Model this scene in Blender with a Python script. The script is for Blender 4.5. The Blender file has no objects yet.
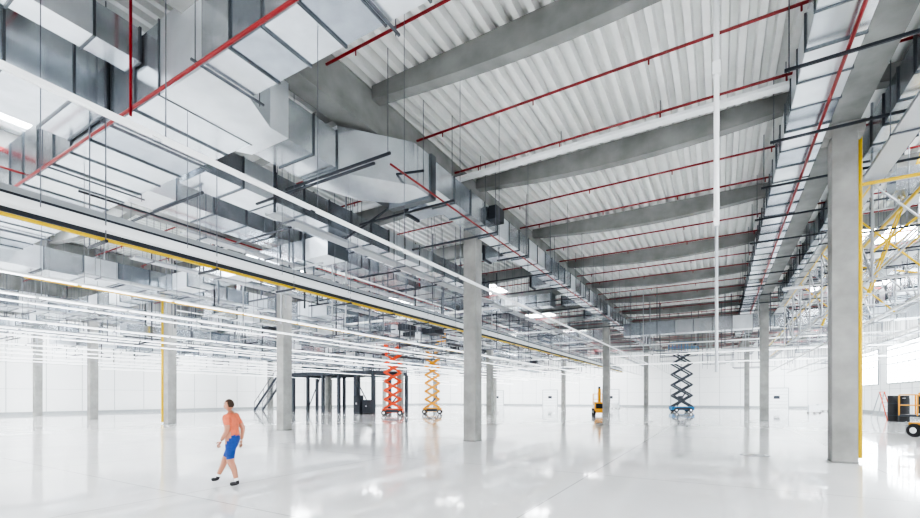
import bpy, math, random
from mathutils import Vector, Matrix
random.seed(7)
SC=bpy.context.scene
# ------------------------------------------------------------ materials
def mat(name,col,rough=.6,metal=0.,noise=0.,nscale=3.,emit=0.,bump=0.,spec=.5,stretch=None):
    m=bpy.data.materials.new(name); m.use_nodes=True
    nt=m.node_tree; b=nt.nodes['Principled BSDF']
    b.inputs['Base Color'].default_value=(*col,1)
    b.inputs['Roughness'].default_value=rough
    b.inputs['Metallic'].default_value=metal
    b.inputs['Specular IOR Level'].default_value=spec
    if emit:
        b.inputs['Emission Color'].default_value=(*col,1); b.inputs['Emission Strength'].default_value=emit
    if noise or bump:
        tc=nt.nodes.new('ShaderNodeTexCoord'); mp=nt.nodes.new('ShaderNodeMapping')
        nt.links.new(tc.outputs['Object'],mp.inputs[0])
        if stretch: mp.inputs['Scale'].default_value=stretch
        n=nt.nodes.new('ShaderNodeTexNoise'); n.inputs['Scale'].default_value=nscale; n.inputs['Detail'].default_value=5
        nt.links.new(mp.outputs[0],n.inputs['Vector'])
        r=nt.nodes.new('ShaderNodeValToRGB')
        r.color_ramp.elements[0].position=.3; r.color_ramp.elements[1].position=.7
        r.color_ramp.elements[0].color=(*[max(0,c*(1-noise)) for c in col],1)
        r.color_ramp.elements[1].color=(*[min(1,c*(1+noise)) for c in col],1)
        nt.links.new(n.outputs['Fac'],r.inputs[0]); nt.links.new(r.outputs[0],b.inputs['Base Color'])
        if bump:
            bp=nt.nodes.new('ShaderNodeBump'); bp.inputs['Strength'].default_value=bump; bp.inputs['Distance'].default_value=.02
            nt.links.new(n.outputs['Fac'],bp.inputs['Height']); nt.links.new(bp.outputs[0],b.inputs['Normal'])
    return m
M={}
M['conc']=mat('concrete',(.29,.29,.28),.85,noise=.2,nscale=1.6,bump=.1)
M['concd']=mat('concrete_precast',(.23,.235,.23),.85,noise=.22,nscale=1.2)
M['deck']=mat('roof_deck_steel',(.76,.775,.76),.5,noise=.04)
M['g1']=mat('galvanised_a',(.62,.66,.70),.22,.88,noise=.1,nscale=2.5)
M['g2']=mat('galvanised_b',(.42,.46,.51),.26,.88,noise=.12,nscale=3)
M['g3']=mat('galvanised_c',(.80,.84,.88),.3,.8,noise=.06,nscale=2)
M['fl']=mat('duct_flange',(.12,.135,.15),.4,.7)
M['tray']=mat('zinc_tray',(.40,.42,.44),.4,.6)
M['dark']=mat('dark_strut',(.03,.035,.045),.5,.3)
M['rod']=mat('threaded_rod',(.13,.14,.16),.4,.6)
M['red']=mat('red_paint',(.20,.002,.006),.35)
M['yel']=mat('yellow_paint',(.62,.42,.006),.4)
M['mach']=mat('machine_yellow',(.72,.32,.003),.4)
M['ora']=mat('orange_paint',(.62,.06,.006),.4)
M['blu']=mat('blue_paint',(.01,.16,.36),.4)
M['white']=mat('white_paint',(.82,.84,.85),.4)
M['lamp']=mat('lamp_diffuser',(.96,.98,1),.4,emit=2.0)
M['sky']=mat('skylight_glazing',(.95,.98,1),.4,emit=18.0)
M['wall']=mat('wall_panel',(.84,.85,.85),.45,noise=.02,nscale=.3)
M['seam']=mat('panel_seam',(.34,.36,.37),.6)
M['rub']=mat('black_rubber',(.012,.012,.014),.6)
M['steel']=mat('grey_steel',(.035,.042,.055),.45,.2)
M['skin']=mat('skin',(.48,.23,.15),.5)
M['shirt']=mat('orange_shirt',(.66,.17,.09),.8,noise=.1,nscale=12)
M['short']=mat('blue_shorts',(.015,.06,.26),.8,noise=.15,nscale=12)
M['hair']=mat('brown_hair',(.05,.03,.018),.7)
M['glass']=mat('window_glass',(.9,.96,1),.2,emit=8)

# floor material: glossy white sealed concrete with joints + smudges
fm=bpy.data.materials.new('polished_white_floor'); fm.use_nodes=True
nt=fm.node_tree; b=nt.nodes['Principled BSDF']
tc=nt.nodes.new('ShaderNodeTexCoord')
def noise(sc,det,strc=(1,1,1)):
    mp=nt.nodes.new('ShaderNodeMapping'); mp.inputs['Scale'].default_value=strc
    n=nt.nodes.new('ShaderNodeTexNoise'); n.inputs['Scale'].default_value=sc; n.inputs['Detail'].default_value=det
    nt.links.new(tc.outputs['Object'],mp.inputs[0]); nt.links.new(mp.outputs[0],n.inputs['Vector']); return n
n1=noise(.35,6); n2=noise(1.2,8,(1,.25,1))
r1=nt.nodes.new('ShaderNodeValToRGB'); r1.color_ramp.elements[0].position=.3; r1.color_ramp.elements[1].position=.65
r1.color_ramp.elements[0].color=(.82,.82,.82,1); r1.color_ramp.elements[1].color=(.90,.895,.89,1)
nt.links.new(n1.outputs['Fac'],r1.inputs[0])
br=nt.nodes.new('ShaderNodeTexBrick'); br.offset=0; br.inputs['Scale'].default_value=1
br.inputs['Brick Width'].default_value=6; br.inputs['Row Height'].default_value=6; br.inputs['Mortar Size'].default_value=.014
br.inputs['Color1'].default_value=(1,1,1,1); br.inputs['Color2'].default_value=(1,1,1,1); br.inputs['Mortar'].default_value=(.6,.6,.6,1)
mpb=nt.nodes.new('ShaderNodeMapping'); mpb.inputs['Location'].default_value=(2.6,1.5,0)
nt.links.new(tc.outputs['Object'],mpb.inputs[0]); nt.links.new(mpb.outputs[0],br.inputs['Vector'])
mx=nt.nodes.new('ShaderNodeMix'); mx.data_type='RGBA'; mx.blend_type='MULTIPLY'; mx.inputs[0].default_value=1
nt.links.new(r1.outputs[0],mx.inputs[6]); nt.links.new(br.outputs[0],mx.inputs[7]); nt.links.new(mx.outputs[2],b.inputs['Base Color'])
mr=nt.nodes.new('ShaderNodeMapRange'); mr.inputs[1].default_value=.3; mr.inputs[2].default_value=.7; mr.inputs[3].default_value=.02; mr.inputs[4].default_value=.10
nt.links.new(n2.outputs['Fac'],mr.inputs[0]); nt.links.new(mr.outputs[0],b.inputs['Roughness'])
b.inputs['Specular IOR Level'].default_value=1.0
bp=nt.nodes.new('ShaderNodeBump'); bp.inputs['Strength'].default_value=.05; bp.inputs['Distance'].default_value=.02
nt.links.new(n1.outputs['Fac'],bp.inputs['Height']); nt.links.new(bp.outputs[0],b.inputs['Normal'])
M['floor']=fm

# ------------------------------------------------------------ mesh builder
class B:
    def __init__(s): s.v=[];s.f=[];s.m=[];s.mats=[]
    def mi(s,k):
        if k not in s.mats: s.mats.append(k)
        return s.mats.index(k)
    def hexa(s,pts,k):
        o=len(s.v); s.v+= [tuple(p) for p in pts]
        for q in ((0,3,2,1),(4,5,6,7),(0,1,5,4),(1,2,6,5),(2,3,7,6),(3,0,4,7)):
            s.f.append([o+i for i in q]); s.m.append(s.mi(k))
    def box(s,x0,x1,y0,y1,z0,z1,k):
        s.hexa([(x0,y0,z0),(x1,y0,z0),(x1,y1,z0),(x0,y1,z0),(x0,y0,z1),(x1,y0,z1),(x1,y1,z1),(x0,y1,z1)],k)
    def bar(s,p0,p1,w,h,k,up=(0,0,1)):
        p0=Vector(p0);p1=Vector(p1);d=(p1-p0).normalized();u=Vector(up)
        if abs(d.dot(u))>.99:u=Vector((1,0,0))
        r=d.cross(u).normalized()*w/2;t=r.cross(d).normalized()*h/2
        s.hexa([p0-r-t,p0+r-t,p1+r-t,p1-r-t,p0-r+t,p0+r+t,p1+r+t,p1-r+t],k)
    def tube(s,p0,p1,r,k,n=6,r1=None,cap=True):
        p0=Vector(p0);p1=Vector(p1);d=(p1-p0).normalized();u=Vector((0,0,1))
        if abs(d.z)>.99:u=Vector((1,0,0))
        a=d.cross(u).normalized();c=a.cross(d);o=len(s.v);r1=r if r1 is None else r1
        for P,R in((p0,r),(p1,r1)):
            for i in range(n):
                t=2*math.pi*i/n; s.v.append(tuple(P+a*R*math.cos(t)+c*R*math.sin(t)))
        for i in range(n):
            j=(i+1)%n; s.f.append([o+i,o+j,o+n+j,o+n+i]); s.m.append(s.mi(k))
        if cap:
            s.f.append([o+i for i in range(n)][::-1]); s.m.append(s.mi(k))
            s.f.append([o+n+i for i in range(n)]); s.m.append(s.mi(k))
    def prism(s,poly,z0,z1,k):
        o=len(s.v);n=len(poly)
        s.v+=[(p[0],p[1],z0) for p in poly]+[(p[0],p[1],z1) for p in poly]
        s.f.append([o+i for i in range(n)][::-1]);s.m.append(s.mi(k))
        s.f.append([o+n+i for i in range(n)]);s.m.append(s.mi(k))
        for i in range(n):
            j=(i+1)%n; s.f.append([o+i,o+j,o+n+j,o+n+i]);s.m.append(s.mi(k))
    def ductY(s,x0,x1,y0,y1,z0,z1,step=1.25,extra=True):
        y=y0
        while y<y1-.01:
            e=min(y+step,y1); s.box(x0,x1,y,e,z0,z1,random.choice(['g1','g2','g3','g1']))
            s.box(x0-.03,x1+.03,e-.02,e+.02,z0-.03,z1+.03,'fl')
            y=e
    def ductX(s,x0,x1,y0,y1,z0,z1,step=1.25):
        x=x0
        while x<x1-.01:
            e=min(x+step,x1); s.box(x,e,y0,y1,z0,z1,random.choice(['g1','g2','g3','g1']))
            s.box(e-.02,e+.02,y0-.03,y1+.03,z0-.03,z1+.03,'fl')
            x=e
    def make(s,name,loc=(0,0,0),rot=0,smooth=False,bevel=0):
        me=bpy.data.meshes.new(name); me.from_pydata(s.v,[],s.f)
        for k in s.mats: me.materials.append(M[k])
        me.polygons.foreach_set('material_index',s.m)
        if smooth: me.polygons.foreach_set('use_smooth',[True]*len(s.f))
        me.update(); o=bpy.data.objects.new(name,me); SC.collection.objects.link(o)
        o.location=loc;o.rotation_euler=(0,0,rot)
        if bevel:
            md=o.modifiers.new('bevel','BEVEL'); md.width=bevel; md.segments=2
        return o

# ------------------------------------------------------------ layout
XR=[-55.3,-43.7,-32.0,-20.4,-8.75,2.95]
YC=[-9,16,41,66]
XL,XRt,YF,YB=-60.,14.7,-12.,88.
ZD=10.6
o=B();o.box(XL-.3,XRt+.3,YF,YB+.3,-.3,0,'floor');o.make('floor')
o=B();p=.38;x=XL
V=[];F=[]
while x<XRt:
    for dx,dz in((0,0),(.15,0),(.19,.2),(.34,.2)):
        V.append((x+dx,YF,ZD+dz));V.append((x+dx,YB,ZD+dz))
    x+=p
for i in range(len(V)//2-1): F.append((2*i,2*i+2,2*i+3,2*i+1))
o.v=V;o.f=F;o.m=[0]*len(F);o.mats=['deck']
o.make('ceiling')
o=B();o.box(XL-.3,XRt+.3,YF,YB+.3,ZD+.35,ZD+.6,'deck');o.make('roof_slab')
def wallpanel(name,axis,c,a0,a1,sgn):
    o=B()
    if axis=='x': o.box(min(c,c+sgn*.3),max(c,c+sgn*.3),a0,a1,0,ZD+.3,'wall')
    else: o.box(a0,a1,c,c+.3,0,ZD+.3,'wall')
    t=a0
    while t<a1:
        if axis=='x': o.box(c-.015,c+.015,t,t+.04,0,ZD,'seam')
        else: o.box(t,t+.04,c-.015,c+.015,0,ZD,'seam')
        t+=3
    for z in(2.6,5.2,7.8):
        if axis=='x': o.box(c-.01,c+.01,a0,a1,z,z+.02,'seam')
        else: o.box(a0,a1,c-.01,c+.01,z,z+.02,'seam')
    o.make(name)
wallpanel('wall_left','x',XL,YF,YB,-1)
wallpanel('wall_right','x',XRt,YF,YB,1)
wallpanel('wall_back','y',YB,XL,XRt,1)
o=B();o.box(XL,XL+.04,YF,YB,0,.3,'seam');o.make('baseboard_left')
o=B();o.box(XRt-.04,XRt,YF,YB,0,.3,'seam');o.make('baseboard_right')
o=B();o.box(XL,XRt,YB-.04,YB,0,.3,'seam');o.make('baseboard_back')
for i,y in enumerate((20,32,44,56,68,80)):
    o=B();o.box(XRt-.06,XRt-.02,y-4.5,y+4.5,3.2,6.8,'glass')
    for k in range(7): o.box(XRt-.1,XRt-.01,y-4.5+k*1.5-.04,y-4.5+k*1.5+.04,3.1,6.9,'seam')
    for zz in(3.1,5.0,6.8): o.box(XRt-.1,XRt-.01,y-4.5,y+4.5,zz,zz+.1,'seam')
    o.make('window_%d'%(i+1))
for i,x in enumerate((-42,-30,-18,-6,8)):
    o=B();o.box(x-1.5,x+1.5,YB-.08,YB-.02,0,3.2,'white')
    for k in range(6): o.box(x-1.5,x+1.5,YB-.1,YB-.03,k*.55,k*.55+.03,'seam')
    o.box(x-1.6,x-1.5,YB-.14,YB,0,3.3,'tray');o.box(x+1.5,x+1.6,YB-.14,YB,0,3.3,'tray');o.box(x-1.6,x+1.6,YB-.14,YB,3.2,3.3,'tray')
    o.box(x-.4,x+.4,YB-.11,YB-.07,1.5,2.0,'steel')
    o.make('door_%d'%(i+1))
for X in XR:
    for Y in YC:
        o=B();w=.28
        o.box(-w,w,-w,w,0,9.3,'conc');o.box(-w-.01,w+.01,-w-.01,w+.01,0,.06,'concd')
        o.box(-w-.16,w+.16,-w+.01,w-.01,8.95,9.29,'conc')
        o.make('concrete_column',(X,Y,0),bevel=.02)
for X in XR:
    o=B();o.box(X-.26,X+.26,YF,YB,9.5,10.5,'concd');o.box(X-.34,X+.34,YF,YB,9.3,9.5,'concd')
    o.make('roof_girder')
XS=[XL]+XR+[XRt]
YBm=[16+6.25*i for i in range(-4,12)]
for Y in YBm:
    o=B();w=.17
    for a,bx in zip(XS[:-1],XS[1:]):
        a2=a+.26;b2=bx-.26;N=12
        for i in range(N):
            t0=i/N;t1=(i+1)/N
            d=lambda t:10.22-.36*math.sin(math.pi*t)
            x0=a2+(b2-a2)*t0;x1=a2+(b2-a2)*t1
            o.hexa([(x0,Y-w,d(t0)),(x1,Y-w,d(t1)),(x1,Y+w,d(t1)),(x0,Y+w,d(t0)),(x0,Y-w,ZD),(x1,Y-w,ZD),(x1,Y+w,ZD),(x0,Y+w,ZD)],'concd')
    o.make('roof_beam')
for bi,(a,c) in enumerate(zip(XS[:-1],XS[1:])):
    if abs(a+8.75)<.1: continue
    cx=(a+c)/2
    for Y in [16-6.25*1.5+12.5*k for k in range(-1,7)]:
        if Y<-11: continue
        o=B();W=2.6 if c-a>8 else 1.2;cc=cx
        if abs(a+20.4)<.1: 
            W=2.2;cc=-17.2
        o.box(cc-W,cc+W,Y-2.1,Y+2.1,ZD-.06,ZD-.02,'sky')
        for sx in(-W,-W/3,W/3,W): o.box(cc+sx-.04,cc+sx+.04,Y-2.14,Y+2.14,ZD-.12,ZD-.0,'white')
        for sy in(-2.1,0,2.1): o.box(cc-W,cc+W,Y+sy-.04,Y+sy+.04,ZD-.12,ZD-.0,'white')
        o.make('skylight')
# ------------------------------------------------------------ sprinklers
o=B()
for i,Y in enumerate(YBm):
    for q in(2.0,4.4):
        y=Y+q; z=10.12
        o.tube((XL+.5,y,z),(XRt-.5,y,z),.035,'red')
        x=XL+1.5
        while x<XRt and y<60:
            o.tube((x,y,z),(x,y,z-.16),.02,'red',4); x+=3
o.make('sprinkler_pipe')
o=B()
for X,z,y0,y1,r in((-19.9,9.75,-8,87,.09),(-7.5,7.95,9.2,60,.03),(2.25,8.85,-6,80,.04),(-31.4,9.4,-8,87,.08),(-14.5,9.0,7.5,87,.04),(8.5,9.2,-6,87,.05),(-17.5,8.3,2,80,.035)):
    o.tube((X,y0,z),(X,y1,z),r,'red',8)
    y=y0+1.5
    while y<y1:
        o.tube((X,y,z),(X,y,10.5),.012,'rod',4); y+=4
for x0,x1,Y,z,r in((-30,3,4.6,7.9,.035),(-30,-11,3.2,9.5,.03)):
    o.tube((x0,Y,z),(x1,Y,z),r,'red',8)
for X,Y,z0,z1 in((-10.3,4.4,7.5,10.4),(-15,21,8.2,10.2),(-17.5,20,7,10),(-26,30,6,9.8),(-24,24,6,9.7)):
    o.tube((X,Y,z0),(X,Y,z1),.028,'red',8)
o.make('sprinkler_main')
# ------------------------------------------------------------ ducts
o=B()
o.ductX(-34,-9.9,4.75,6.8,8.0,9.5,1.1); o.ductX(-8.4,3.2,4.75,5.75,8.0,9.5,.9)
o.prism([(-9.9,4.75),(-8.4,4.75),(-8.4,5.75),(-8.9,6.6),(-8.9,7.1),(-10.3,7.1),(-10.5,6.8),(-9.9,6.8)],7.98,9.52,'g3')
o.ductY(-10.25,-8.95,7.1,8.7,8.0,9.0,.8)
o.prism([(-10.25,8.7),(-8.95,8.7),(-7.6,10.4),(-7.6,11.2),(-8.6,11.2),(-9.6,10.4)],7.9,9.15,'g1')
o.box(-9.2,-7.55,11.2,11.45,7.85,9.2,'fl')
o.ductY(-8.4,-7.55,11.45,60,8.2,9.05,1.1)
o.make('air_duct')
o=B();o.ductY(-14.2,-12.1,-8,4.7,8.3,9.6,1.1);o.ductY(-11.2,-10.6,-6,4.7,8.9,9.6,1.1);o.ductY(-17.5,-16,6.9,60,8.5,9.4,1.3);o.make('air_duct')
o=B();o.ductY(-13.3,-12.0,6.9,24,7.9,8.8,1.1);o.make('air_duct')
o=B();o.ductY(1.55,2.5,-6,62,9.0,9.75,1.1);o.make('air_duct')
o=B();o.ductY(3.75,4.7,-4,40,9.0,9.8,1.1);o.make('air_duct')
o=B();o.ductX(-7.5,14,42.2,43.4,7.3,8.4,1.4);o.ductX(-30,-9.5,43,44,7.2,8.2,1.4);o.make('air_duct')
o=B();o.ductX(-30,-9.5,28,28.9,7.8,8.6,1.3);o.ductX(-55,-20,20,21.2,7.0,8.1,1.4);o.ductX(-55,-13,12.2,13.2,7.3,8.1,1.4);o.make('air_duct')
o=B();o.ductY(-27,-25.6,2,70,7.4,8.4,1.4);o.ductY(-38.6,-37,0,70,7.2,8.3,1.4);o.ductY(-50,-48.6,0,70,7.2,8.2,1.4);o.make('air_duct')
o=B();o.ductY(-23.6,-22.9,13.5,60,6.1,6.7,1.4);o.ductY(-34.2,-33.3,14,60,5.9,6.6,1.4);o.ductY(-46,-45,14,60,6,6.7,1.4);o.make('air_duct')
o=B();o.ductY(9.5,10.6,6,80,8.2,9.2,1.4);o.ductX(4.8,9.5,19,19.9,8.3,9.0,1.1);o.ductX(4.8,9.5,31,31.9,8.3,9.0,1.1);o.make('air_duct')
o=B()
for Y in(13,19,25,31,37):
    o.box(-9.6,-8.45,Y-.35,Y+.35,8.3,8.9,'g2');o.box(-9.65,-9.55,Y-.4,Y+.4,8.25,8.95,'dark')
o.box(-7.52,-7.2,15,15.7,8.5,9.0,'dark');o.box(-10.5,-9.3,12,12.8,8.7,9.2,'dark')
o.make('duct_damper')
# ------------------------------------------------------------ trapeze hangers
o=B()
def trap(x0,x1,Y,z,k='dark'):
    o.box(x0,x1,Y-.025,Y+.025,z-.06,z,k)
    for x in(x0+.08,x1-.08): o.tube((x,Y,z-.1),(x,Y,10.55),.012,'rod',4)
y=-5
while y<62:
    if y+1.3>8: trap(-8.6 if abs(y-16)<1 or abs(y-41)<1 else -11,-7.1,y+1.3,7.93)
    trap(1.2,5.4,y+1.2,8.8,'dark')
    if y>7: trap(-18,-13,y,7.8,'dark')
    trap(-27.4,-25.2,y,7.35);trap(-39,-36.6,y,7.15);trap(-50.4,-48.2,y,7.15);trap(9.2,10.9,y,8.15)
    y+=3.1
x=-33.5
while x<3:
    if abs(x+9.2)>.8:
        o.box(x-.02,x+.02,4.5,7.0 if x<-9 else 6.,7.93,7.97,'rod')
        for yy in(4.58,6.92 if x<-9 else 5.9):o.tube((x,yy,7.87),(x,yy,10.55),.012,'rod',4)
    x+=3.6
o.make('duct_hanger')
# ------------------------------------------------------------ cable trays
def tray(o,X,z,y0,y1,w=.3,hang=3.0,top=10.5):
    o.box(X-w/2,X+w/2,y0,y1,z-.01,z,'tray')
    for s in(-1,1): o.box(X+s*w/2-.01,X+s*w/2+.01,y0,y1,z,z+.07,'tray')
    y=y0+.6
    while y<y1:
        o.box(X-w/2-.08,X+w/2+.08,y-.02,y+.02,z-.05,z-.01,'rod')
        for s in(-1,1): o.tube((X+s*(w/2+.06),y,z-.06),(X+s*(w/2+.06),y,top),.011,'rod',4)
        y+=hang
o=B()
for X,z in((-15.2,7.2),(-18.6,6.9),(-23,6.9),(-29,6.6),(-34.5,6.9),(-41,6.5),(-46.5,6.9),(-52.5,6.3),(6.2,7.2),(12.6,6.6),(-10.8,6.9)):
    tray(o,X,z,8 if X<-9 else 14,80,.4,2.6)
tray(o,3.9,8.2,8,80,.5,3);tray(o,5.2,8.0,6,80,.3,3)
o.make('cable_tray')
o=B()
for Y,z,x0,x1 in((14.3,9.9,-20,2.2),(24,7.1,-58,-10),(34,7.0,-58,-10),(47,6.9,-58,14),(55,6.8,-40,14),(30,7.7,3,14)):
    o.box(x0,x1,Y-.14,Y+.14,z-.02,z+.07,'white')
    x=x0+.5
    while x<x1: o.tube((x,Y,z),(x,Y,10.55),.011,'rod',4); x+=3
o.make('cable_tray')
# ------------------------------------------------------------ busbar rail
o=B()
o.box(-12.35,-11.95,-4,66,5.42,5.46,'tray');o.box(-12.37,-12.32,-4,66,5.42,5.6,'dark');o.box(-11.95,-11.9,-4,66,5.38,5.48,'dark');o.box(-11.95,-11.89,-4,66,5.48,5.74,'white');o.box(-11.96,-11.88,-4,66,5.74,5.79,'dark')
o.box(-12.2,-12.0,-4,66,5.66,5.96,'tray')
y=-3
while y<66:
    o.box(-12.5,-11.6,y-.03,y+.03,5.2,5.25,'dark')
    for s in(-12.45,-11.65):o.tube((s,y,5.2),(s,y,10.5),.013,'rod',4)
    y+=2.5
o.make('busbar_rail')
o=B()
o.tube((-11.78,-4,5.29),(-11.78,66,5.29),.04,'yel',8)
o.tube((-22,6,6.2),(-22,70,6.2),.04,'yel',8)
o.make('gas_pipe')
o=B()
o.tube((4.9,6,7.7),(4.9,70,7.7),.05,'yel',8);o.tube((5.6,6,7.0),(5.6,70,7.0),.04,'yel',8)
o.tube((3.38,16.28,.1),(3.38,16.28,9.2),.05,'yel',8)
o.tube((3.38,16.28,7.7),(4.9,16.28,7.7),.05,'yel',8)
o.tube((4.9,26,7.7),(9,26,6.6),.04,'yel',8);o.tube((4.0,18,6.2),(7.0,18,8.8),.035,'yel',8)
o.tube((7.0,20,5.6),(7.0,20,10),.04,'yel',8)
o.make('gas_pipe')
o=B();o.tube((-32.45,15.75,.1),(-32.45,15.75,8.2),.1,'yel',8);o.make('gas_pipe')
# ------------------------------------------------------------ linear lights
def lamp(X,z,y0,y1,w=.045):
    o=B()
    o.box(X-w,X+w,y0,y1,z,z+.05,'white'); 
    y=y0
    while y<y1-.2:
        e=min(y+2.4,y1); o.box(X-w*.7,X+w*.7,y+.06,e-.06,z-.03,z,'white' if X>-11 else 'lamp')
        for yy in(y+.1,):o.tube((X,yy,z+.05),(X,yy,10.5),.008,'rod',4)
        y=e
    o.make('linear_light')
for X in(-5.9,-9.9,-15,-18,-24,-27,-30,-35,-38.5,-42,-47,-51):
    lamp(X,4.95 if X>-11 else 4.85,-2 if X>-20 else 0,76,.018 if X>-11 else .045)
for X in(6,8.5,11,13): lamp(X,5.3,8,80)
for X in(-26,-38): lamp(X,5.9,0,76)
for X in(-20.9,-33,-45): lamp(X,4.2,18 if X>-22 else 17,76)
def lampx(Y,z,x0,x1):
    o=B();o.box(x0,x1,Y-.05,Y+.05,z,z+.07,'white');x=x0
    while x<x1-.2:
        e=min(x+2.4,x1);o.box(x+.06,e-.06,Y-.045,Y+.045,z-.045,z,'lamp');o.tube((x+.1,Y,z),(x+.1,Y,10.5),.008,'rod',4);x=e
    o.make('linear_light')
lampx(50,6.2,-30,14);lampx(58,5.8,-30,14)
# ------------------------------------------------------------ pole and struts
o=B();o.tube((-.05,10.2,5.3),(-.05,10.2,10.6),.05,'white',8);o.tube((-.05,10.2,2.3),(-.05,10.2,5.3),.03,'tray',8)
o.box(-.12,.02,10.13,10.27,8.2,8.45,'white');o.box(-.1,0,10.15,10.25,5.2,5.35,'white');o.make('drop_pole')
o=B()
for (p0,p1) in (((-11,10,8.6),(-7,10,8.0)),((-10.6,8,6.9),(-10.6,8,10.5)),((-12,12,7.6),(-9,12,8.6)),((-14.5,5,7.2),(-14.5,9,7.2)),((-11.4,8,7.3),(-7,8,7.3))):
    o.bar(p0,p1,.05,.05,'dark')
o.make('strut_frame')
# suspended braced frame beside right column row
o=B()
ys=[17.5,20,22.5,25,28,31,34,38]
for y in ys:
    for x in(3.9,6.3): o.tube((x,y,5.2),(x,y,10.5),.035,'tray',8)
    for z in(5.3,6.7,8.1): o.tube((3.6,y,z),(6.6,y,z),.03,'tray' if z!=6.7 else 'dark',6)
    o.tube((3.9,y,5.3),(6.3,y,8.1),.03,'tray',6);o.tube((6.3,y,5.3),(3.9,y,8.1),.03,'yel' if y in(20,25,31) else 'tray',6)
for y0,y1 in zip(ys[:-1],ys[1:]):
    for x in(3.9,6.3):
        for z in(5.3,6.7,8.1): o.tube((x,y0,z),(x,y1,z),.03,'tray' if z!=8.1 else 'yel',6)
        o.tube((x,y0,5.3),(x,y1,8.1),.03,'tray',6)
for y in(20,28):   # access ladders in yellow
    for s in(0,.4): o.tube((4.4,y+s,5.3),(5.8,y+s,10.0),.03,'yel',6)
    for i in range(14):
        t=(i+.5)/14; o.tube((4.4+1.4*t,y,5.3+4.7*t),(4.4+1.4*t,y+.4,5.3+4.7*t),.015,'yel',4)
o.make('suspended_scaffold_frame')
rng=random.Random(3)
o=B()
for i in range(420):
    X=rng.uniform(-56,-13);Y=rng.uniform(12,70);z0=rng.uniform(4.9,7)
    o.bar((X,Y,z0),(X,Y,10.5),.05,.05,rng.choice(['tray','dark','rod','rod']))
    if i%2: o.bar((X-rng.uniform(.6,2),Y,z0),(X+rng.uniform(.6,2),Y,z0),.05,.07,rng.choice(['dark','tray','rod']))
for i in range(180):
    X=rng.uniform(-55,-14);Y=rng.uniform(14,60);z=rng.uniform(5.0,9)
    L=rng.uniform(4,12); o.tube((X,Y,z),(X,Y+L,z),rng.uniform(.03,.14),rng.choice(['g1','tray','white','g2','dark','white']),8)
for i in range(50):
    X=rng.uniform(-54,-16);Y=rng.uniform(14,60);z=rng.uniform(6,8.5)
    o.box(X,X+rng.uniform(.5,2),Y,Y+rng.uniform(.5,1.5),z,z+rng.uniform(.3,.8),rng.choice(['g1','g2','g3','dark']))
o.make('pipe_support')
o=B()
for i in range(70):
    X=rng.uniform(-7,11);Y=rng.uniform(38,80);z0=rng.uniform(5.5,7.2)
    o.bar((X,Y,z0),(X,Y,10.5),.06,.06,rng.choice(['tray','rod']))
    if i%3==0:o.bar((X,Y,z0),(X+3,Y,z0),.06,.08,rng.choice(['tray','rod']))
o.make('pipe_support')

# ------------------------------------------------------------ scissor lifts
def scissor(x,y,H,k,rot,L=2.4,W=1.15,n=6,ka=None):
    ka=ka or k
    o=B()
    o.box(-L/2,L/2,-W/2+.1,W/2-.1,.25,.6,k);o.box(-L/2-.05,L/2+.05,-W/2+.05,W/2-.05,.6,.66,k)
    o.box(-L*.3,L*.3,-W/2,-W/2+.12,.3,.55,'steel')
    for sx in(-.8,.8):
        for sy in(-1,1): o.tube((sx,sy*(W/2-.1),.25),(sx,sy*(W/2+.1),.25),.25,'rub',14);o.tube((sx,sy*(W/2+.09),.25),(sx,sy*(W/2+.12),.25),.12,'white',10)
    z0=.7;z1=H-1.35;hz=(z1-z0)/n;a=L/2-.2
    for i in range(n):
        for sy in(-1,1):
            yy=sy*(W/2-.2)
            o.bar((-a,yy,z0+i*hz),(a,yy,z0+(i+1)*hz),.07,.17,ka);o.bar((a,yy+sy*.08,z0+i*hz),(-a,yy+sy*.08,z0+(i+1)*hz),.07,.17,ka)
        for xx in(-a,a,0): 
            zz=z0+i*hz if xx else z0+(i+.5)*hz
            o.tube((xx,-W/2+.1,zz),(xx,W/2-.1,zz),.05,ka,8)
    o.bar((-.5,0,z0),(.5,0,z0+hz*1.4),.12,.12,'steel')
    o.box(-L/2,L/2+.4,-W/2,W/2,z1,z1+.16,ka)
    zt=z1+1.25
    for zz in(z1+.65,zt):
        for s in(-1,1): o.bar((-L/2,s*W/2,zz),(L/2+.4,s*W/2,zz),.05,.05,k)
        for xx in(-L/2,L/2+.4): o.bar((xx,-W/2,zz),(xx,W/2,zz),.05,.05,k)
    for i in range(5):
        xx=-L/2+(L+.4)*i/4
        for s in(-1,1): o.bar((xx,s*W/2,z1),(xx,s*W/2,zt),.05,.05,k)
    o.box(L/2+.15,L/2+.35,-.2,.2,zt-.35,zt,'steel')
    return o.make('scissor_lift',(x,y,0),rot)
scissor(-27.9,34.6,9.1,'ora',.5,2.0,1.2,8)
scissor(-26.3,39.2,8.9,'mach',.5,1.9,1.2,8)
scissor(-3.9,59,8.4,'blu',.4,2.5,1.3,5,'steel')
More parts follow.
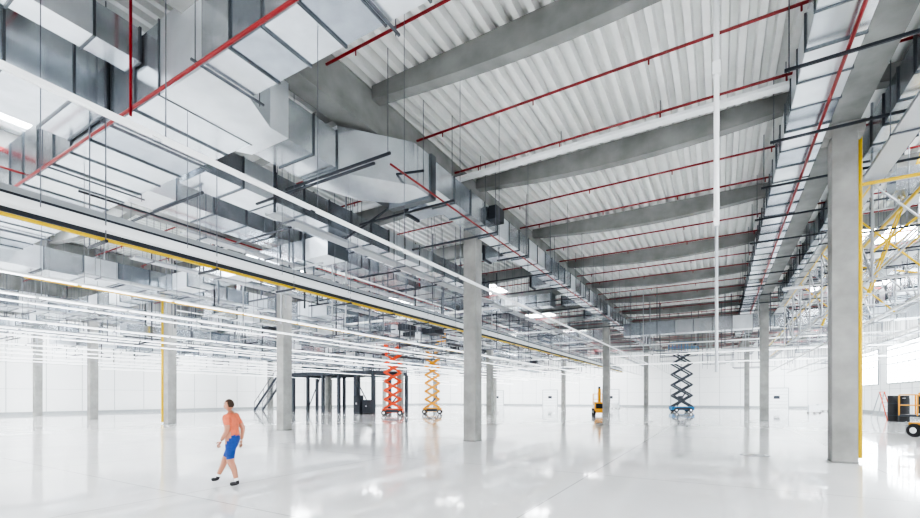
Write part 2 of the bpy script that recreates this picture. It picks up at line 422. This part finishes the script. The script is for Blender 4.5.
def mast(x,y,rot,s=1.):
    o=B()
    o.box(-1.0,1.0,-.5,.5,.25,.7,'mach');o.box(-1.1,-.35,-.52,.52,.55,1.25,'mach');o.box(-1.13,-1.08,-.4,.4,.65,1.1,'rub')
    for sx in(-.7,.7):
        for sy in(-1,1):o.tube((sx,sy*.4,.32),(sx,sy*.62,.32),.32,'rub',14);o.tube((sx,sy*.6,.32),(sx,sy*.64,.32),.15,'white',10)
    o.box(-.3,-.08,-.13,.13,.7,2.5,'mach');o.box(-.08,.06,-.1,.1,.7,2.7,'steel')
    o.bar((-.2,0,2.4),(.9,0,2.0),.16,.18,'mach');o.bar((.9,0,2.0),(.9,0,1.1),.1,.1,'steel')
    o.box(.65,1.45,-.45,.45,.95,1.05,'steel')
    for zz in(1.5,2.0):
        for sy in(-.45,.45):o.bar((.65,sy,zz),(1.45,sy,zz),.05,.05,'mach')
        for xx in(.65,1.45):o.bar((xx,-.45,zz),(xx,.45,zz),.05,.05,'mach')
    for xx in(.65,1.45):
        for sy in(-.45,.45):o.bar((xx,sy,1),(xx,sy,2),.05,.05,'mach')
    ob=o.make('mast_boom_lift',(x,y,0),rot,bevel=.015);ob.scale=(s,s,s)
mast(-10.3,45,1.9,1.05);mast(8.35,27.2,2.2,.95)
# ------------------------------------------------------------ mezzanine + stairs
o=B()
x0,x1,y0,y1,z=-48.,-32.6,37.,43.,4.4
for i in range(7):
    xx=x0+(x1-x0)*i/6
    if abs(xx+43.7)<.6: xx+=.9
    for yy in(y0,y1): o.box(xx-.15,xx+.15,yy-.15,yy+.15,0,z,'steel')
    o.bar((xx,y0,z+.15),(xx,y1,z+.15),.2,.3,'steel')
for yy in(y0,y1):
    o.bar((x0,yy,z+.15),(x1,yy,z+.15),.2,.4,'steel')
    for zz in(.6,1.15): o.bar((x0,yy,z+.35+zz),(x1,yy,z+.35+zz),.07,.07,'steel')
    for i in range(12):
        xx=x0+(x1-x0)*i/11;o.bar((xx,yy,z+.3),(xx,yy,z+1.5),.07,.07,'steel')
o.box(x0,x1,y0,y1,z+.3,z+.36,'tray')
o.bar((x0,y0,.1),(x0+2.9,y0,z),.08,.08,'steel');o.bar((x1,y0,.1),(x1-2.9,y0,z),.08,.08,'steel')
o.bar((x0+5,y0,.1),(x0+7.4,y0,z),.08,.08,'steel')
o.make('steel_mezzanine')
o=B()
for yy in(36.9,38.1):
    o.bar((-53,yy,.05),(-48.2,yy,4.6),.1,.3,'steel')
    o.bar((-53,yy,1.1),(-48.2,yy,5.65),.06,.06,'steel')
    for i in range(6): t=i/5;xx=-53+4.8*t;o.bar((xx,yy,4.55*t),(xx,yy,4.55*t+1.1),.05,.05,'steel')
for i in range(22):
    t=(i+.5)/22;o.box(-53+4.8*t-.12,-53+4.8*t+.12,36.9,38.1,4.55*t,4.55*t+.04,'tray')
o.make('steel_staircase')
for x,y,w,h in((-33.6,35.8,.9,2.0),(-32.4,36,1.1,1.5)):
    o=B();o.box(-w/2,w/2,-.3,.3,.1,h,'steel');o.box(-w/2+.05,-.02,-.33,-.3,.15,h-.05,'dark');o.box(.02,w/2-.05,-.33,-.3,.15,h-.05,'dark')
    o.box(-.08,-.05,-.36,-.33,h*.5,h*.6,'white');o.box(.05,.08,-.36,-.33,h*.5,h*.6,'white');o.box(-w/2+.03,w/2-.03,-.27,.27,0,.1,'rub')
    o.make('electrical_cabinet',(x,y,0),bevel=.01)
for x,y,h in((11.2,45,1.9),(11.9,45.4,1.9),(11.6,44.2,1.7)):
    o=B();o.tube((0,0,0),(0,0,h),.3,'rub',20);o.tube((0,0,h-.001),(0,0,h+.03),.09,'white',12)
    for q in(.4,1.3): o.tube((0,0,q),(0,0,q+.06),.305,'dark',20)
    o.make('membrane_roll',(x,y,0))
o=B()
for sx in(-.28,.28):
    o.bar((sx,-.65,0),(sx*.7,0,2.2),.06,.04,'ora');o.bar((sx,.65,0),(sx*.7,0,2.2),.06,.04,'tray')
for i in range(7):
    t=(i+.6)/7.5;w=.28*(1-.3*t);o.bar((-w,-.65*(1-t),2.2*t),(w,-.65*(1-t),2.2*t),.05,.03,'tray')
o.box(-.22,.22,-.08,.08,2.18,2.22,'ora');o.make('step_ladder',(11.3,48,0),.6)
for x,y in((9,62),(11,70),(-14,72)):
    o=B()
    for i in range(5): o.box(-.6,.6,-.4+i*.18,-.3+i*.18,.12,.15,'conc')
    for s in(-.55,0,.5): o.box(s,s+.08,-.4,.42,0,.12,'conc')
    o.box(-.5,.5,-.35,.35,.15,.9,'white');o.box(-.51,.51,-.03,.03,.15,.91,'blu');o.make('pallet_load',(x,y,0))
for x,y in((.95,16.5),(1.9,38)):
    o=B();o.tube((0,0,0),(0,0,.008),.4,'rod',28);o.tube((0,0,.004),(0,0,.012),.36,'white',28)
    for i in range(5): o.box(-.25,.25,-.22+i*.1,-.19+i*.1,.011,.014,'dark')
    o.make('floor_drain_cover',(x,y,0))

# ------------------------------------------------------------ person (walking)
def skinmesh(name,joints,bones,root,sub=2):
    me=bpy.data.meshes.new(name);ks=list(joints)
    me.from_pydata([joints[k][0] for k in ks],[(ks.index(a),ks.index(c)) for a,c in bones],[])
    ob=bpy.data.objects.new(name,me);SC.collection.objects.link(ob)
    md=ob.modifiers.new('skin','SKIN');md.use_smooth_shade=True
    for i,k in enumerate(ks):
        r=joints[k][1];sv=me.skin_vertices[0].data[i]
        sv.radius=r if isinstance(r,tuple) else (r,r);sv.use_root=(k==root)
    s=ob.modifiers.new('sub','SUBSURF');s.levels=sub;s.render_levels=sub
    dg=bpy.context.evaluated_depsgraph_get();ev=ob.evaluated_get(dg)
    nm=bpy.data.meshes.new_from_object(ev);bpy.data.objects.remove(ob)
    vs=[v.co.copy() for v in nm.vertices];fs=[list(p.vertices) for p in nm.polygons]
    return vs,fs
def build_person(loc,rot):
    J={'pel':((0,0,.96),(.16,.125)),'wa':((0,.01,1.10),(.155,.12)),'ch':((0,.03,1.27),(.175,.14)),'uc':((0,.035,1.40),(.14,.11)),
     'nk':((0,.045,1.475),.060),'hd0':((0,.06,1.53),.055),
     'shl':((-.17,.03,1.405),.075),'ell':((-.225,.0,1.13),.052),'wrl':((-.225,.12,.92),.031),
     'shr':((.17,.03,1.405),.075),'elr':((.225,-.10,1.15),.052),'wrr':((.24,-.06,.90),.031),
     'hpl':((-.10,-.01,.88),.12),'knl':((-.10,.0,.50),.075),'cfl':((-.10,-.07,.36),.064),'anl':((-.10,-.13,.10),.042),'hel':((-.10,-.16,.05),.04),'tol':((-.10,.01,.035),(.045,.032)),
     'hpr':((.10,.02,.88),.12),'knr':((.10,.20,.52),.075),'cfr':((.10,.25,.39),.062),'anr':((.10,.36,.16),.042),'her':((.10,.36,.10),.04),'tor':((.10,.50,.09),(.045,.032))}
    Bn=[('pel','wa'),('wa','ch'),('ch','uc'),('uc','nk'),('nk','hd0'),('uc','shl'),('shl','ell'),('ell','wrl'),('uc','shr'),('shr','elr'),('elr','wrr'),
     ('pel','hpl'),('hpl','knl'),('knl','cfl'),('cfl','anl'),('anl','hel'),('hel','tol'),('pel','hpr'),('hpr','knr'),('knr','cfr'),('cfr','anr'),('anr','her'),('her','tor')]
    vs,fs=skinmesh('b',J,Bn,'pel')
    o=B();o.v=[tuple(v) for v in vs]
    def seg(p,a,c):
        a=Vector(J[a][0]);c=Vector(J[c][0]);d=c-a;t=max(0,min(1,(p-a).dot(d)/d.dot(d)));return (p-a-d*t).length,t
    for f in fs:
        c=sum((vs[i] for i in f),Vector())/len(f);best=min(((*seg(c,a,e),a,e) for a,e in Bn),key=lambda q:q[0])
        _,t,a,e=best;k='skin'
        if (a,e) in(('pel','wa'),):k='short' if t<.3 else 'shirt'
        elif (a,e)==('wa','ch') or e in('uc','shl','shr'):k='shirt'
        elif e in('ell','elr'):k='shirt' if t<.62 else 'skin'
        elif e in('nk',):k='shirt' if t<.4 else 'skin'
        elif e in('hpl','hpr'):k='short'
        elif e in('knl','knr'):k='short' if t<.85 else 'skin'
        elif e in('anl','anr'):k='white' if t>.8 else 'skin'
        elif e in('hel','her','tol','tor'):k='rub'
        if k=='skin' and abs(c.x)<.15 and c.z>.95 and c.z<1.44: k='shirt'
        o.f.append(f);o.m.append(o.mi(k))
    def add(vs,fs,k):
        n=len(o.v);o.v+=[tuple(v) for v in vs];mi=o.mi(k) if isinstance(k,str) else None
        for f in fs:
            o.f.append([n+i for i in f]);o.m.append(mi if mi is not None else o.mi(k(sum((vs[i] for i in f),Vector())/len(f))))
    for s,w in((-1,Vector(J['wrl'][0])),(1,Vector(J['wrr'][0]))):
        fd=Vector((0,.45,-.9)).normalized() if s<0 else Vector((0,.1,-1)).normalized()
        side=Vector((0,1,0))-fd*fd.y;side.normalize();inn=Vector((-s,0,0))
        H={'w':(w,.028),'p':(w+fd*.05,(.036,.02)),'q':(w+fd*.09,(.038,.018))};Bh=[('w','p'),('p','q')]
        v,f=skinmesh('h',H,Bh,'w');add(v,f,'skin')
        for i,L in enumerate((.07,.08,.075,.058)):
            b0=w+fd*.085+side*(.028-.019*i)
            F={'a':(b0,.0095),'b':(b0+fd*L*.5+inn*.006,.009),'c':(b0+fd*L*.8+inn*.022,.008),'d':(b0+fd*L*.95+inn*.036,.007)}
            v,f=skinmesh('f',F,[('a','b'),('b','c'),('c','d')],'a',1);add(v,f,'skin')
        b0=w+fd*.035+side*.026
        F={'a':(b0,.012),'b':(b0+fd*.03+side*.028+inn*.01,.010),'c':(b0+fd*.062+side*.034+inn*.018,.0085)}
        v,f=skinmesh('t',F,[('a','b'),('b','c')],'a',1);add(v,f,'skin')
    C=Vector((0,.075,1.635));vv=[];ff=[];nu,nv=24,18
    for j in range(nv+1):
        ph=math.pi*j/nv
        for i in range(nu):
            th=2*math.pi*i/nu;x=math.sin(ph)*math.cos(th);y=math.sin(ph)*math.sin(th);z=math.cos(ph)
            X=x*.078;Y=y*.100;Z=z*.122
            if z<-.1: X*=1-.35*(-z-.1);Y=Y*(1-.25*(-z-.1))+.012*(-z)
            if y>.75 and abs(x)<.25 and -.35<z<.05: Y+=.024*(1-abs(x)/.25)*(.6-z)
            if y>.6 and .1<abs(x)<.5 and .0<z<.22: Y-=.008
            if y>.6 and abs(x)<.35 and -.62<z<-.5: Y-=.006
            vv.append(C+Vector((X,Y,Z)))
    for j in range(nv):
        for i in range(nu): ff.append([j*nu+i,j*nu+(i+1)%nu,(j+1)*nu+(i+1)%nu,(j+1)*nu+i])
    def hk(c):
        q=c-C
        return 'hair' if (q.z>.065 or (q.y<-.01 and q.z>-.045)) and not(q.y>.05 and q.z<.075) else 'skin'
    add(vv,ff,hk)
    for s in(-1,1):
        def ell(c,r,k,n=10):
            v=[];f=[]
            for j in range(n+1):
                for i in range(n):
                    ph=math.pi*j/n;th=2*math.pi*i/n;v.append(Vector((c[0]+r[0]*math.sin(ph)*math.cos(th),c[1]+r[1]*math.sin(ph)*math.sin(th),c[2]+r[2]*math.cos(ph))))
            for j in range(n):
                for i in range(n): f.append([j*n+i,j*n+(i+1)%n,(j+1)*n+(i+1)%n,(j+1)*n+i])
            add(v,f,k)
        ell((s*.078,.075,1.63),(.012,.02,.032),'skin')
        ell((s*.03,.158,1.645),(.013,.009,.008),'white');ell((s*.03,.165,1.645),(.006,.004,.006),'rub')
        ell((s*.03,.165,1.665),(.017,.006,.004),'hair')
    ell((0,.160,1.575),(.024,.008,.007),'ora')
    return o.make('walking_worker',loc,rot,smooth=True)
a=math.radians(30.3)
pw=build_person((-8.6,5.5,0.0),math.radians(90+30.3))
mz=min(v.co.z for v in pw.data.vertices);pw.location.z=-mz

# ------------------------------------------------------------ world + camera
w=bpy.data.worlds.new('World');SC.world=w;w.use_nodes=True
w.node_tree.nodes['Background'].inputs[0].default_value=(.98,.985,1,1);w.node_tree.nodes['Background'].inputs[1].default_value=2.8
cam=bpy.data.cameras.new('camera');co=bpy.data.objects.new('camera',cam);SC.collection.objects.link(co)
co.location=(0,0,1.8);co.rotation_euler=(math.radians(90),0,a)
cam.sensor_width=36;cam.lens=36*444/920;cam.shift_y=.15;cam.clip_end=300
SC.camera=co
SC.view_settings.view_transform='AgX';SC.view_settings.look='AgX - High Contrast'
SC.view_settings.exposure=.4
